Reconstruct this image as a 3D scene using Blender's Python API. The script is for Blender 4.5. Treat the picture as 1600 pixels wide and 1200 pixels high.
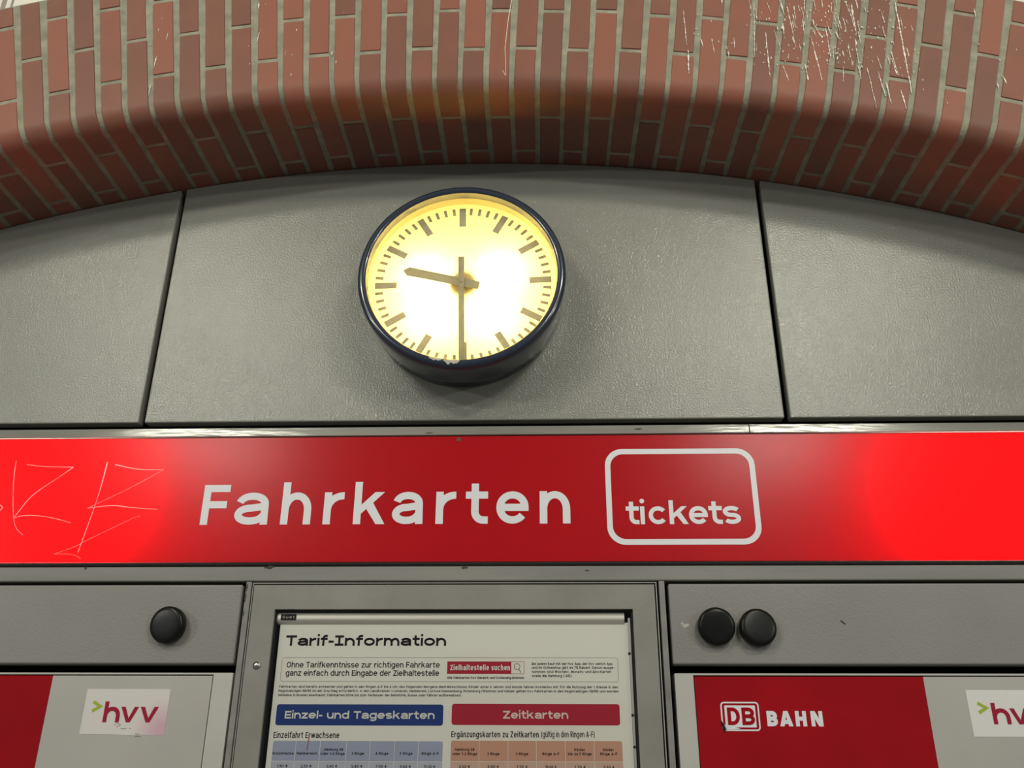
import bpy, math, random
from mathutils import Vector, Matrix, noise
random.seed(7)
S = bpy.context.scene
for o in list(bpy.data.objects):
    bpy.data.objects.remove(o)
COL = S.collection
PI = math.pi

# ------------------------------------------------------------------ camera
cd = bpy.data.cameras.new('camera')
cd.sensor_width = 36.0
cd.lens = 1392.85 / 1600 * 36.0
cd.clip_start = 0.05
cam = bpy.data.objects.new('camera', cd)
COL.objects.link(cam)
rt = Vector((0.999448, 0.032897, 0.004582))
up = Vector((0.009021, -0.401634, 0.915756))
fw = Vector((-0.031966, 0.915209, 0.401709))
m = Matrix((rt, up, -fw)).transposed().to_4x4()
m.translation = Vector((0, -2.0, 1.6))
cam.matrix_world = m
S.camera = cam

# ------------------------------------------------------------------ world, lights, exposure
S.view_settings.view_transform = 'Standard'
S.view_settings.look = 'None'
S.view_settings.gamma = 1.0
S.view_settings.use_curve_mapping = False
S.view_settings.exposure = 0.0
W = bpy.data.worlds.new('world')
S.world = W
W.use_nodes = True
bg = W.node_tree.nodes['Background']
bg.inputs[0].default_value = (0.95, 0.98, 1.0, 1)
bg.inputs[1].default_value = 0.19


def area(name, loc, target, sx, sy, power, col=(1, 1, 1)):
    l = bpy.data.lights.new(name, 'AREA')
    l.shape = 'RECTANGLE'
    l.size = sx
    l.size_y = sy
    l.energy = power
    l.color = col
    o = bpy.data.objects.new(name, l)
    COL.objects.link(o)
    o.location = loc
    o.rotation_euler = (Vector(target) - Vector(loc)).to_track_quat('-Z', 'Y').to_euler()
    return o


LAMPCOL = (1.0, 0.995, 0.92)
# fluorescent lamps of the hall, two rows; far pair moved wide so its sheen misses the sign
for i, (x, y, z, p) in enumerate([(-2.15, -3.1, 4.35, 32), (1.62, -3.1, 4.35, 37),
                                  (-2.85, -5.3, 4.25, 38), (1.95, -5.3, 4.25, 40),
                                  (-9.0, -8.2, 4.2, 165), (9.0, -8.2, 4.2, 170)]):
    area('hall_lamp', (x, y, z), (x * 0.35, 0, 2.4), 0.9, 0.16, p, LAMPCOL if i > 1 else (1.0, 0.99, 0.80))


# ------------------------------------------------------------------ helpers
def link(name, me, parent=None, mat=None):
    o = bpy.data.objects.new(name, me)
    COL.objects.link(o)
    if parent:
        o.parent = parent
        o.matrix_parent_inverse = parent.matrix_world.inverted()
    if mat:
        me.materials.append(mat)
    return o


def mesh(name, V, F, mat=None, parent=None, smooth=False):
    me = bpy.data.meshes.new(name)
    me.from_pydata([tuple(v) for v in V], [], F)
    me.update()
    if smooth:
        for p in me.polygons:
            p.use_smooth = True
    return link(name, me, parent, mat)


def empty(name, loc, label, cat, group=None):
    o = bpy.data.objects.new(name, None)
    COL.objects.link(o)
    o.location = loc
    o.empty_display_size = 0.05
    tag(o, label, cat, group)
    bpy.context.view_layer.update()
    return o


def tag(o, label, cat, group=None):
    o['label'] = label
    o['category'] = cat
    if group:
        o['group'] = group


def struct(o, label=None):
    o['kind'] = 'structure'
    if label:
        o['label'] = label
    return o


def bevel(o, w, seg=2, ang=40):
    b = o.modifiers.new('bevel', 'BEVEL')
    b.width = w
    b.segments = seg
    b.limit_method = 'ANGLE'
    b.angle_limit = math.radians(ang)
    return o


def prism(name, pts, y0, y1, mat, parent=None, bev=0.0, seg=2):
    """outline pts (x,z) counter-clockwise as seen from the camera side, front face at y0, back face at y1"""
    n = len(pts)
    V = [(x, y0, z) for x, z in pts] + [(x, y1, z) for x, z in pts]
    F = [tuple(range(n)), tuple(reversed(range(n, 2 * n)))]
    for i in range(n):
        j = (i + 1) % n
        F.append((i, n + i, n + j, j))
    o = mesh(name, V, F, mat, parent)
    if bev:
        bevel(o, bev, seg)
    return o


def box(name, x0, x1, y0, y1, z0, z1, mat, parent=None, bev=0.0, seg=2):
    return prism(name, [(x0, z0), (x1, z0), (x1, z1), (x0, z1)], y0, y1, mat, parent, bev, seg)


def ring(name, xo0, xo1, zo0, zo1, xi0, xi1, zi0, zi1, y0, y1, mat, parent=None, bev=0.0):
    """rectangular frame with an opening"""
    o = [(xo0, zo0), (xo1, zo0), (xo1, zo1), (xo0, zo1)]
    i = [(xi0, zi0), (xi1, zi0), (xi1, zi1), (xi0, zi1)]
    V = [(x, y0, z) for x, z in o + i] + [(x, y1, z) for x, z in o + i]
    F = []
    for k in range(4):
        j = (k + 1) % 4
        F.append((k, j, 4 + j, 4 + k))
        F.append((8 + j, 8 + k, 12 + k, 12 + j))
        F.append((k, 8 + k, 8 + j, j))
        F.append((4 + j, 12 + j, 12 + k, 4 + k))
    ob = mesh(name, V, F, mat, parent)
    if bev:
        bevel(ob, bev)
    return ob


def rrect(x0, x1, z0, z1, r, n=8):
    P = []
    for cx, cz, a in [(x0 + r, z0 + r, PI), (x1 - r, z0 + r, 1.5 * PI), (x1 - r, z1 - r, 0), (x0 + r, z1 - r, 0.5 * PI)]:
        for k in range(n + 1):
            t = a + 0.5 * PI * k / n
            P.append((cx + r * math.cos(t), cz + r * math.sin(t)))
    return P


def flat(name, pts, y, mat, parent=None):
    return mesh(name, [(x, y, z) for x, z in pts], [tuple(range(len(pts)))], mat, parent)


def lathe(name, prof, c, mat, parent=None, n=128, rot=None, smooth=True, mats=None):
    """prof: list of (radius, y) ; axis along Y through c"""
    V, F = [], []
    M = rot if rot else Matrix.Identity(3)
    c = Vector(c)
    k = len(prof)
    for i in range(n):
        a = 2 * PI * i / n
        for r, y in prof:
            V.append(c + M @ Vector((r * math.cos(a), y, r * math.sin(a))))
    for i in range(n):
        j = (i + 1) % n
        for q in range(k - 1):
            F.append((i * k + q, j * k + q, j * k + q + 1, i * k + q + 1))
    o = mesh(name, V, F, mat, parent, smooth)
    return o


# ------------------------------------------------------------------ materials
def mat(name, base, rough=0.5, metal=0.0, spec=0.5, coat=0.0, coat_rough=0.1, var=0.0, var_scale=6.0,
        bump=0.0, bump_scale=200.0, bump_dist=0.001, stretch=None, streak=0.0, dirt=0.0, dirt_col=(0.1, 0.09, 0.08)):
    mt = bpy.data.materials.new(name)
    mt.use_nodes = True
    nt = mt.node_tree
    N, L = nt.nodes, nt.links
    p = N['Principled BSDF']
    p.inputs['Base Color'].default_value = (*base, 1)
    p.inputs['Roughness'].default_value = rough
    p.inputs['Metallic'].default_value = metal
    p.inputs['Specular IOR Level'].default_value = spec
    p.inputs['Coat Weight'].default_value = coat
    p.inputs['Coat Roughness'].default_value = coat_rough
    geo = N.new('ShaderNodeNewGeometry')
    vec = geo.outputs['Position']
    col = None
    if var > 0:
        t = N.new('ShaderNodeTexNoise')
        t.inputs['Scale'].default_value = var_scale
        t.inputs['Detail'].default_value = 5
        mp = N.new('ShaderNodeMapping')
        if stretch:
            mp.inputs['Scale'].default_value = stretch
        L.new(vec, mp.inputs['Vector'])
        L.new(mp.outputs[0], t.inputs['Vector'])
        r = N.new('ShaderNodeValToRGB')
        r.color_ramp.elements[0].position = 0.3
        r.color_ramp.elements[1].position = 0.7
        r.color_ramp.elements[0].color = (*[c * (1 - var) for c in base], 1)
        r.color_ramp.elements[1].color = (*[min(1, c * (1 + var)) for c in base], 1)
        L.new(t.outputs['Fac'], r.inputs['Fac'])
        col = r.outputs['Color']
    if dirt > 0:
        t2 = N.new('ShaderNodeTexNoise')
        t2.inputs['Scale'].default_value = 14
        t2.inputs['Detail'].default_value = 9
        t2.inputs['Roughness'].default_value = 0.75
        L.new(vec, t2.inputs['Vector'])
        r2 = N.new('ShaderNodeValToRGB')
        r2.color_ramp.elements[0].position = 0.66
        r2.color_ramp.elements[1].position = 0.74
        r2.color_ramp.elements[0].color = (0, 0, 0, 1)
        r2.color_ramp.elements[1].color = (dirt, dirt, dirt, 1)
        L.new(t2.outputs['Fac'], r2.inputs['Fac'])
        mx = N.new('ShaderNodeMixRGB')
        L.new(r2.outputs['Color'], mx.inputs['Fac'])
        if col:
            L.new(col, mx.inputs['Color1'])
        else:
            mx.inputs['Color1'].default_value = (*base, 1)
        mx.inputs['Color2'].default_value = (*dirt_col, 1)
        col = mx.outputs['Color']
    if col:
        L.new(col, p.inputs['Base Color'])
    if bump > 0:
        t = N.new('ShaderNodeTexNoise')
        t.inputs['Scale'].default_value = bump_scale
        t.inputs['Detail'].default_value = 3
        mp = N.new('ShaderNodeMapping')
        if stretch:
            mp.inputs['Scale'].default_value = stretch
        L.new(vec, mp.inputs['Vector'])
        L.new(mp.outputs[0], t.inputs['Vector'])
        b = N.new('ShaderNodeBump')
        b.inputs['Strength'].default_value = bump
        b.inputs['Distance'].default_value = bump_dist
        L.new(t.outputs['Fac'], b.inputs['Height'])
        L.new(b.outputs['Normal'], p.inputs['Normal'])
    return mt


M_PANEL = mat('textured_grey_paint', (0.235, 0.235, 0.205), rough=0.15, spec=0.55, var=0.07, var_scale=3.0,
              bump=1.0, bump_scale=230, bump_dist=0.0012, dirt=0.25, dirt_col=(0.12, 0.115, 0.10))
M_COVER = mat('smooth_grey_paint', (0.215, 0.208, 0.196), rough=0.42, spec=0.5, var=0.06, var_scale=5.0,
              bump=1.0, bump_scale=200, bump_dist=0.0005, dirt=0.2, dirt_col=(0.13, 0.12, 0.11))
M_RAIL = mat('brushed_grey_rail', (0.23, 0.225, 0.20), rough=0.16, spec=0.7, var=0.22, var_scale=9,
             bump=0.5, bump_scale=45, bump_dist=0.0016, stretch=(0.25, 1, 2.2), dirt=0.5, dirt_col=(0.07, 0.065, 0.055))
M_POST = mat('dull_grey_rail', (0.21, 0.205, 0.19), rough=0.40, spec=0.4, var=0.16, var_scale=9,
             bump=0.5, bump_scale=60, bump_dist=0.0004, stretch=(0.25, 1, 2.2), dirt=0.4, dirt_col=(0.07, 0.065, 0.055))
M_FRAME = mat('case_door_paint', (0.225, 0.215, 0.195), rough=0.42, spec=0.5, var=0.10, var_scale=8,
              bump=0.25, bump_scale=110, bump_dist=0.001, dirt=0.35, dirt_col=(0.10, 0.09, 0.085))
M_STRIP = mat('bright_edge_strip', (0.34, 0.33, 0.31), rough=0.35)
M_DARK = mat('dark_void', (0.012, 0.011, 0.011), rough=0.8)
M_RUBBER = mat('black_plastic', (0.007, 0.007, 0.007), rough=0.3, spec=0.22, var=0.2, var_scale=40, bump=0.15, bump_scale=60)
M_BLUE = mat('dark_blue_rim_paint', (0.017, 0.026, 0.046), rough=0.2, coat=0.4, coat_rough=0.1)
M_CHIP = mat('bare_chipped_metal', (0.42, 0.38, 0.34), rough=0.5, var=0.2, var_scale=120)
M_SILVER = mat('polished_metal', (0.30, 0.335, 0.32), rough=0.25, metal=0.3)
M_ALU = mat('brushed_aluminium', (0.56, 0.54, 0.49), rough=0.5, metal=0.45)
M_INNER = mat('white_enamel', (0.80, 0.72, 0.50), rough=0.4)
M_HAND = mat('hazed_hand_grey', (0.21, 0.22, 0.185), rough=0.5, var=0.1, var_scale=60)  # bloom haze over the backlit hands is put into this grey
M_MARK = mat('hazed_mark_grey', (0.26, 0.27, 0.23), rough=0.55, var=0.1, var_scale=60)  # marks greyed in the base colour to carry the lit dial's haze
M_PAPER = mat('poster_paper', (0.80, 0.79, 0.71), rough=0.55, spec=0.12)
M_INK = mat('black_ink', (0.012, 0.010, 0.012), rough=0.5, spec=0.12)
M_GREYINK = mat('grey_ink', (0.30, 0.28, 0.25), rough=0.5, spec=0.12)
M_BLUEP = mat('print_blue', (0.020, 0.050, 0.20), rough=0.4, spec=0.12)
M_REDP = mat('print_red', (0.42, 0.022, 0.045), rough=0.4, spec=0.12)
M_LBLUE = mat('print_lavender', (0.36, 0.39, 0.52), rough=0.5, spec=0.12)
M_LBLUE2 = mat('print_pale_lavender', (0.47, 0.49, 0.56), rough=0.5, spec=0.12)
M_LORANGE = mat('print_salmon', (0.60, 0.33, 0.23), rough=0.5, spec=0.12)
M_LORANGE2 = mat('print_pale_salmon', (0.63, 0.43, 0.34), rough=0.5, spec=0.12)
M_WHITEP = mat('print_white', (0.74, 0.73, 0.68), rough=0.45, spec=0.12)
M_VINYL = mat('white_vinyl', (0.70, 0.69, 0.73), rough=0.4)
M_MGREY = mat('machine_grey', (0.40, 0.385, 0.36), rough=0.35, var=0.05, var_scale=4, dirt=0.06)
M_MFRAME = mat('machine_frame', (0.46, 0.455, 0.42), rough=0.3, var=0.05, var_scale=6)
M_MRED = mat('machine_red', (0.30, 0.002, 0.006), rough=0.12, spec=0.35, var=0.12, var_scale=5)
M_STICK = mat('sticker_white', (0.66, 0.65, 0.63), rough=0.4)
M_HVV = mat('sticker_red', (0.30, 0.006, 0.03), rough=0.45, spec=0.2)
M_GREEN = mat('sticker_green', (0.30, 0.40, 0.015), rough=0.45)
M_SCRATCH = mat('scratch_white', (0.85, 0.62, 0.62), rough=0.7)
M_BRICK = mat('red_clinker', (0.25, 0.085, 0.048), rough=0.55, spec=0.35, bump=0.25, bump_scale=90, bump_dist=0.0015)
M_MORTAR = mat('grey_mortar', (0.27, 0.26, 0.195), rough=0.85, var=0.22, var_scale=30, bump=0.8, bump_scale=120,
               bump_dist=0.002)
M_LIME = mat('white_lime', (0.85, 0.80, 0.72), rough=0.15, coat=0.6)
M_STRAW = mat('pale_straw', (0.75, 0.68, 0.52), rough=0.5)
M_FLOOR = mat('floor_tiles', (0.20, 0.19, 0.18), rough=0.5, var=0.15)
M_SCREW = mat('steel_screw', (0.5, 0.49, 0.46), rough=0.3, metal=1.0)


# per-brick tint from a random value stored on the faces
def brick_nodes(mt):
    nt = mt.node_tree
    N, L = nt.nodes, nt.links
    p = N['Principled BSDF']
    at = N.new('ShaderNodeAttribute')
    at.attribute_name = 'tint'
    r = N.new('ShaderNodeValToRGB')
    e = r.color_ramp.elements
    e[0].position = 0.0
    e[0].color = (0.185, 0.080, 0.056, 1)
    e[1].position = 1.0
    e[1].color = (0.280, 0.102, 0.066, 1)
    k = e.new(0.35)
    k.color = (0.22, 0.088, 0.060, 1)
    k = e.new(0.7)
    k.color = (0.265, 0.098, 0.065, 1)
    geo = N.new('ShaderNodeNewGeometry')
    t = N.new('ShaderNodeTexNoise')
    t.inputs['Scale'].default_value = 11
    t.inputs['Detail'].default_value = 6
    L.new(geo.outputs['Position'], t.inputs['Vector'])
    add = N.new('ShaderNodeMath')
    add.operation = 'MULTIPLY_ADD'
    L.new(t.outputs['Fac'], add.inputs[0])
    add.inputs[1].default_value = 0.7
    sub = N.new('ShaderNodeMath')
    sub.operation = 'ADD'
    sub.inputs[1].default_value = -0.35
    L.new(at.outputs['Fac'], sub.inputs[0])
    L.new(sub.outputs[0], add.inputs[2])
    L.new(add.outputs[0], r.inputs['Fac'])
    L.new(r.outputs['Color'], p.inputs['Base Color'])


brick_nodes(M_BRICK)


def translucent(name, diff, trans, rough, w=0.5, coat=0.5):
    """light passing through an opal sheet: diffuse + translucent under a gloss"""
    mt = bpy.data.materials.new(name)
    mt.use_nodes = True
    nt = mt.node_tree
    N, L = nt.nodes, nt.links
    N.remove(N['Principled BSDF'])
    out = N['Material Output']
    d = N.new('ShaderNodeBsdfDiffuse')
    d.inputs['Color'].default_value = (*diff, 1)
    t = N.new('ShaderNodeBsdfTranslucent')
    t.inputs['Color'].default_value = (*trans, 1)
    a = N.new('ShaderNodeMixShader')
    a.inputs[0].default_value = w
    L.new(d.outputs[0], a.inputs[1])
    L.new(t.outputs[0], a.inputs[2])
    g = N.new('ShaderNodeBsdfGlossy')
    g.inputs['Roughness'].default_value = rough
    g.inputs['Color'].default_value = (1, 1, 1, 1)
    f = N.new('ShaderNodeFresnel')
    f.inputs['IOR'].default_value = 1.49
    b = N.new('ShaderNodeMixShader')
    mu = N.new('ShaderNodeMath')
    mu.operation = 'MULTIPLY'
    mu.inputs[1].default_value = coat
    L.new(f.outputs[0], mu.inputs[0])
    L.new(mu.outputs[0], b.inputs[0])
    L.new(a.outputs[0], b.inputs[1])
    L.new(g.outputs[0], b.inputs[2])
    L.new(b.outputs[0], out.inputs['Surface'])
    return mt


M_SIGN = translucent('red_acrylic', (0.56, 0.012, 0.020), (1.0, 0.0, 0.0006), 0.22, 0.45, 0.34)
M_DIAL = translucent('opal_dial', (0.75, 0.66, 0.36), (0.92, 0.78, 0.36), 0.3, 0.5, 0.25)


def glass(name, tint=(1, 1, 1), rough=0.02, k=1.0):
    mt = bpy.data.materials.new(name)
    mt.use_nodes = True
    nt = mt.node_tree
    N, L = nt.nodes, nt.links
    N.remove(N['Principled BSDF'])
    out = N['Material Output']
    t = N.new('ShaderNodeBsdfTransparent')
    t.inputs['Color'].default_value = (*tint, 1)
    g = N.new('ShaderNodeBsdfGlossy')
    g.inputs['Roughness'].default_value = rough
    f = N.new('ShaderNodeFresnel')
    f.inputs['IOR'].default_value = 1.45
    mu = N.new('ShaderNodeMath')
    mu.operation = 'MULTIPLY'
    mu.inputs[1].default_value = k
    L.new(f.outputs[0], mu.inputs[0])
    b = N.new('ShaderNodeMixShader')
    L.new(mu.outputs[0], b.inputs[0])
    L.new(t.outputs[0], b.inputs[1])
    L.new(g.outputs[0], b.inputs[2])
    L.new(b.outputs[0], out.inputs['Surface'])
    return mt


M_GLASS = glass('clear_glass', k=0.6)

# ------------------------------------------------------------------ arch of red bricks
AC = (-0.1888, -1.1435)      # arch centre (x, z)
AR = 4.289                   # radius of the soffit
YF = -0.295                  # front face of the brick ring
RB = 0.048                   # rounding of the arris
RHO = 0.455                  # height of the ring
YB = 0.20


def ap(theta, rho, y):
    r = AR + rho
    return Vector((AC[0] + r * math.sin(theta), y, AC[1] + r * math.cos(theta)))


def prof(s):
    """s runs from the top of the front face (0) down, round the arris and back along the soffit"""
    a = RHO - RB
    b = a + RB * PI / 2
    if s < a:
        return RHO - s, YF, 0.0, -1.0
    if s < b:
        t = (s - a) / RB
        return RB - RB * math.sin(t), YF + RB - RB * math.cos(t), -math.sin(t), -math.cos(t)
    return 0.0, YF + RB + (s - b), -1.0, 0.0


SA = RHO - RB
SB = SA + RB * PI / 2
SEND = SB + (YB - (YF + RB))


def s_front(rho):
    return RHO - rho


def s_soff(y):
    return SB + (y - (YF + RB))


PITCH = math.radians(0.8465)
TH0 = math.radians(-14.43)
K0, K1 = -22, 56
V, F, MI, TI = [], [], [], []


def addp(s, x_ang, off):
    rho, y, nr, ny = prof(s)
    p = ap(x_ang, rho + nr * off, y + ny * off)
    V.append(p)
    return len(V) - 1


# mortar bed, 2.5 mm behind the brick faces
ss = [0, 0.1, 0.2, 0.3] + [SA + (SB - SA) * i / 8 for i in range(9)] + [SB + (SEND - SB) * i / 4 for i in range(1, 5)]
for k in range(K0, K1 + 1):
    for half in (0, 0.5):
        th = TH0 + PITCH * (k + half)
        for s in ss:
            addp(s, th, -0.0022)
        # top of the ring, back to the wall plane
        for y in (YF + 0.0022, YB):
            V.append(ap(th, RHO, y))
n = len(ss) + 2
cols = (K1 - K0 + 1) * 2
for i in range(cols - 1):
    for j in range(len(ss) - 1):
        a = i * n + j
        F.append((a, a + 1, a + n + 1, a + n))
        MI.append(1)
        TI.append(0)
    a = i * n + len(ss)
    F.append((a, a + n, a + n + 1, a + 1))
    MI.append(1)
    TI.append(0)

JW = 0.0055  # half cross joint


def brick(k, s0, s1, tint):
    thc = TH0 + PITCH * (k + 0.5)
    tilt = random.uniform(-1, 1) * 0.0009
    hw = 0.0253 + random.uniform(-0.0009, 0.0009)
    off = random.uniform(-0.0006, 0.0008)
    cut = [s for s in [s0, s0 + 0.0012] if s]
    sl = [s0, s0 + 0.0012]
    m0 = [SA + (SB - SA) * i / 8 for i in range(9)] + [0.1, 0.2, 0.3]
    sl += sorted([q for q in m0 if s0 + 0.008 < q < s1 - 0.008])
    sl += [s1 - 0.0012, s1]
    base = len(V)
    L_ = len(sl)
    for qi, s in enumerate(sl):
        rho = prof(min(s, SEND))[0]
        r = AR + rho
        e = 0.0022 if qi in (0, L_ - 1) else 0.0
        wob = noise.noise(Vector((k * 3.1, s * 22, 0))) * 0.0011
        wob2 = noise.noise(Vector((k * 3.1 + 50, s * 22, 9))) * 0.0011
        for u, o in ((-hw, -0.0022), (-hw + 0.0012, off), (-hw * .5, off), (0, off), (hw * .5, off), (hw - 0.0012, off), (hw, -0.0022)):
            uu = u + tilt + (wob if u < 0 else wob2 if u > 0 else 0)
            oo = -0.0022 if qi in (0, L_ - 1) else o
            addp(min(max(s, 0), SEND), thc + uu / r, oo)
    for qi in range(L_ - 1):
        for u in range(6):
            a = base + qi * 7 + u
            F.append((a, a + 7, a + 8, a + 1))
            MI.append(0)
            TI.append(tint)


for k in range(K0, K1):
    if k % 2:
        js = [s_front(0.375), s_front(0.125), s_soff(-0.048)]
    else:
        js = [s_front(0.25), s_soff(-0.182)]
    js = [j + random.uniform(-0.004, 0.004) for j in js]
    edges = [-JW + 0.004] + js + [SEND + JW]
    for a, b in zip(edges[:-1], edges[1:]):
        brick(k, a + JW, b - JW, random.random())
me = bpy.data.meshes.new('wall_front')
me.from_pydata([tuple(v) for v in V], [], F)
me.materials.append(M_BRICK)
me.materials.append(M_MORTAR)
me.polygons.foreach_set('material_index', MI)
att = me.attributes.new('tint', 'FLOAT', 'FACE')
att.data.foreach_set('value', TI)
me.polygons.foreach_set('use_smooth', [True] * len(F))
me.update()
me.set_sharp_from_angle(angle=math.radians(22))
wall = link('wall_front', me)
struct(wall, 'curved arch of red bricks with grey joints and a rounded edge above the grey panels')


# white lime runs and specks stuck to the bricks on the upper right
def strip_tube(V, F, pts, rad, n=5):
    """small tube with a radius per point"""
    b = len(V)
    m_ = len(pts)
    for i, p in enumerate(pts):
        p = Vector(p)
        d = (Vector(pts[min(i + 1, m_ - 1)]) - Vector(pts[max(i - 1, 0)])).normalized()
        u = d.cross(Vector((0, 1, 0.01))).normalized()
        w = d.cross(u)
        for q in range(n):
            a = 2 * PI * q / n
            V.append(p + (u * math.cos(a) + w * math.sin(a)) * rad[i])
    for i in range(m_ - 1):
        for q in range(n):
            q2 = (q + 1) % n
            F.append((b + i * n + q, b + i * n + q2, b + (i + 1) * n + q2, b + (i + 1) * n + q))
    F.append(tuple(b + q for q in range(n)))
    F.append(tuple(b + (m_ - 1) * n + q for q in reversed(range(n))))


V, F = [], []
rnd = random.Random(21)


def drip(x, z, ln, lean, w):
    pts, rad = [], []
    nn = max(4, int(ln / 0.005))
    ph = rnd.uniform(0, 9)
    for i in range(nn + 1):
        t = i / nn
        pts.append((x + lean * ln * t + 0.0004 * math.sin(ph + i * 0.5), YF - 0.0012, z - ln * t))
        f = 0.12 + 1.9 * abs(noise.noise(Vector((x * 80, i * 0.7, ph))))
        rad.append(max(0.0003, w * f * (0.5 + 0.5 * math.sin(PI * (0.1 + 0.85 * t)))))
    strip_tube(V, F, pts, rad)


def ring_z(x):
    return AC[1] + math.sqrt(AR ** 2 - (x - AC[0]) ** 2)


# (centre x, half width, how many, height range over the soffit)
for cx, hw, num, lo, hi in [(0.40, 0.012, 5, 0.14, 0.30), (0.49, 0.05, 12, 0.12, 0.33), (0.57, 0.05, 28, 0.09, 0.36), (0.66, 0.06, 90, 0.10, 0.36),
                            (0.76, 0.06, 120, 0.12, 0.38), (0.86, 0.05, 34, 0.10, 0.38), (0.93, 0.04, 16, 0.05, 0.38),
                            (-0.98, 0.03, 8, 0.08, 0.44), (-0.72, 0.02, 9, 0.08, 0.40), (-0.64, 0.05, 5, 0.05, 0.35),
                            (-0.50, 0.02, 3, 0.05, 0.3), (1.12, 0.05, 6, 0.10, 0.4)]:
    for _ in range(num):
        x = rnd.gauss(cx, hw * 0.6)
        z = ring_z(x) + rnd.uniform(lo + 0.02, hi + 0.02)
        small = rnd.random() < 0.72
        ln = rnd.uniform(0.003, 0.009) if small else rnd.uniform(0.014, 0.05)
        drip(x, z, ln, rnd.gauss(0.03, 0.07), rnd.uniform(0.0009, 0.0024) if small else rnd.uniform(0.0009, 0.0024))
# the long runs
for (x0, z0, x1, z1, w) in [(0.903, 3.397, 0.894, 3.099, 0.0028), (0.866, 3.231, 0.872, 3.154, 0.0018), (0.801, 3.180, 0.804, 3.056, 0.0020), (0.825, 3.166, 0.831, 3.090, 0.0028), (0.839, 3.133, 0.841, 3.067, 0.0030), (0.870, 3.109, 0.873, 3.051, 0.0026), (0.679, 3.276, 0.688, 3.143, 0.0022), (0.371, 3.381, 0.371, 3.264, 0.0018), (0.373, 3.247, 0.369, 3.171, 0.0032), (0.551, 3.404, 0.534, 3.222, 0.0016), (0.569, 3.300, 0.564, 3.156, 0.0020), (0.785, 3.273, 0.783, 3.181, 0.0022), (0.653, 3.194, 0.655, 3.144, 0.0028), (0.719, 3.317, 0.718, 3.213, 0.0020), (0.793, 3.390, 0.791, 3.298, 0.0026), (0.632, 3.384, 0.637, 3.288, 0.0020)]:
    drip(x0, z0, z0 - z1, (x1 - x0) / (z0 - z1), w)
o = mesh('lime_drip', V, F, M_LIME, wall, True)
o['kind'] = 'stuff'
o['label'] = 'white lime runs and specks on the bricks'

# ceiling high above, far wall backing, floor
fl = struct(box('floor', -4, 4, -9, 0.25, -0.1, 0.0, M_FLOOR))
bw = struct(box('wall_back', -4, 4, 0.2, 0.3, 0, 5.2, M_DARK))  # near-black colour puts deep shade into the gaps between the panels
M_CEIL = mat('pale_ceiling_tiles', (0.78, 0.74, 0.66), rough=0.6)
nt = M_CEIL.node_tree
g = nt.nodes.new('ShaderNodeNewGeometry')
bt = nt.nodes.new('ShaderNodeTexBrick')
bt.offset = 0.0
bt.inputs['Color1'].default_value = (0.8, 0.76, 0.68, 1)
bt.inputs['Color2'].default_value = (0.74, 0.70, 0.62, 1)
bt.inputs['Mortar'].default_value = (0.28, 0.25, 0.22, 1)
bt.inputs['Scale'].default_value = 1
bt.inputs['Mortar Size'].default_value = 0.004
bt.inputs['Brick Width'].default_value = 0.1
bt.inputs['Row Height'].default_value = 0.1
mp = nt.nodes.new('ShaderNodeMapping')
mp.inputs['Rotation'].default_value = (0, 0, 0.5)
nt.links.new(g.outputs['Position'], mp.inputs['Vector'])
nt.links.new(mp.outputs[0], bt.inputs['Vector'])
nt.links.new(bt.outputs['Color'], nt.nodes['Principled BSDF'].inputs['Base Color'])
cl = struct(box('ceiling', -4, 4, -9, 0.3, 5.2, 5.3, M_CEIL))
# pale wall above the brick ring, standing back from it
pts = []
for i in range(41):
    th = math.radians(-31 + 62 * i / 40)
    p = ap(th, RHO, 0)
    pts.append((p.x, p.z))
upper = [(-4, pts[0][1])] + pts + [(4, pts[-1][1]), (4, 5.2), (-4, 5.2)]
struct(prism('wall_upper', upper, -0.02, 0.19, M_CEIL))

# straw thread hanging before the bricks
th_ = []
V, F = [], []
P_ = [(-0.0638, 3.3861), (-0.0707, 3.3327), (-0.0737, 3.301), (-0.0795, 3.2285), (-0.0776, 3.1778), (-0.0773, 3.1418)]
pp = []
for i in range(len(P_) - 1):
    for q in range(5):
        t = q / 5
        pp.append((P_[i][0] * (1 - t) + P_[i + 1][0] * t, -0.335 + 0.0 * t, P_[i][1] * (1 - t) + P_[i + 1][1] * t))
pp.append((P_[-1][0], -0.335, P_[-1][1]))
pp = [(-0.052, -0.296, 3.53), (-0.058, -0.325, 3.46)] + pp
strip_tube(V, F, pp, [0.0012 - 0.0007 * i / len(pp) for i in range(len(pp))])
strip_tube(V, F, [(-0.0776, -0.335, 3.142), (-0.081, -0.337, 3.149), (-0.0852, -0.338, 3.155)], [0.0006, 0.0007, 0.0013])
t_ = mesh('straw_thread', V, F, M_STRAW, None, True)
tag(t_, 'thin pale straw thread hanging in front of the bricks above the clock', 'thread')

# ------------------------------------------------------------------ grey cladding panels under the arch
PB = 2.3835


def panel(name, x0, x1, label):
    P = [(x0, PB), (x1, PB)]
    N_ = 24
    for i in range(N_ + 1):
        x = x1 + (x0 - x1) * i / N_
        P.append((x, AC[1] + math.sqrt((AR - 0.0025) ** 2 - (x - AC[0]) ** 2)))
    o = prism(name, P, 0.0, 0.03, M_PANEL, None, 0.003, 2)
    tag(o, label, 'wall panel')
    return o


panel('cladding_panel', -0.9680, 0.5815, 'wide middle grey textured metal panel behind the round clock')
panel('cladding_panel', -2.25, -0.9825, 'left grey textured metal panel left of the clock, under the arch')
panel('cladding_panel', 0.5955, 1.95, 'right grey textured metal panel at right of the clock, under the arch')

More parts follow.
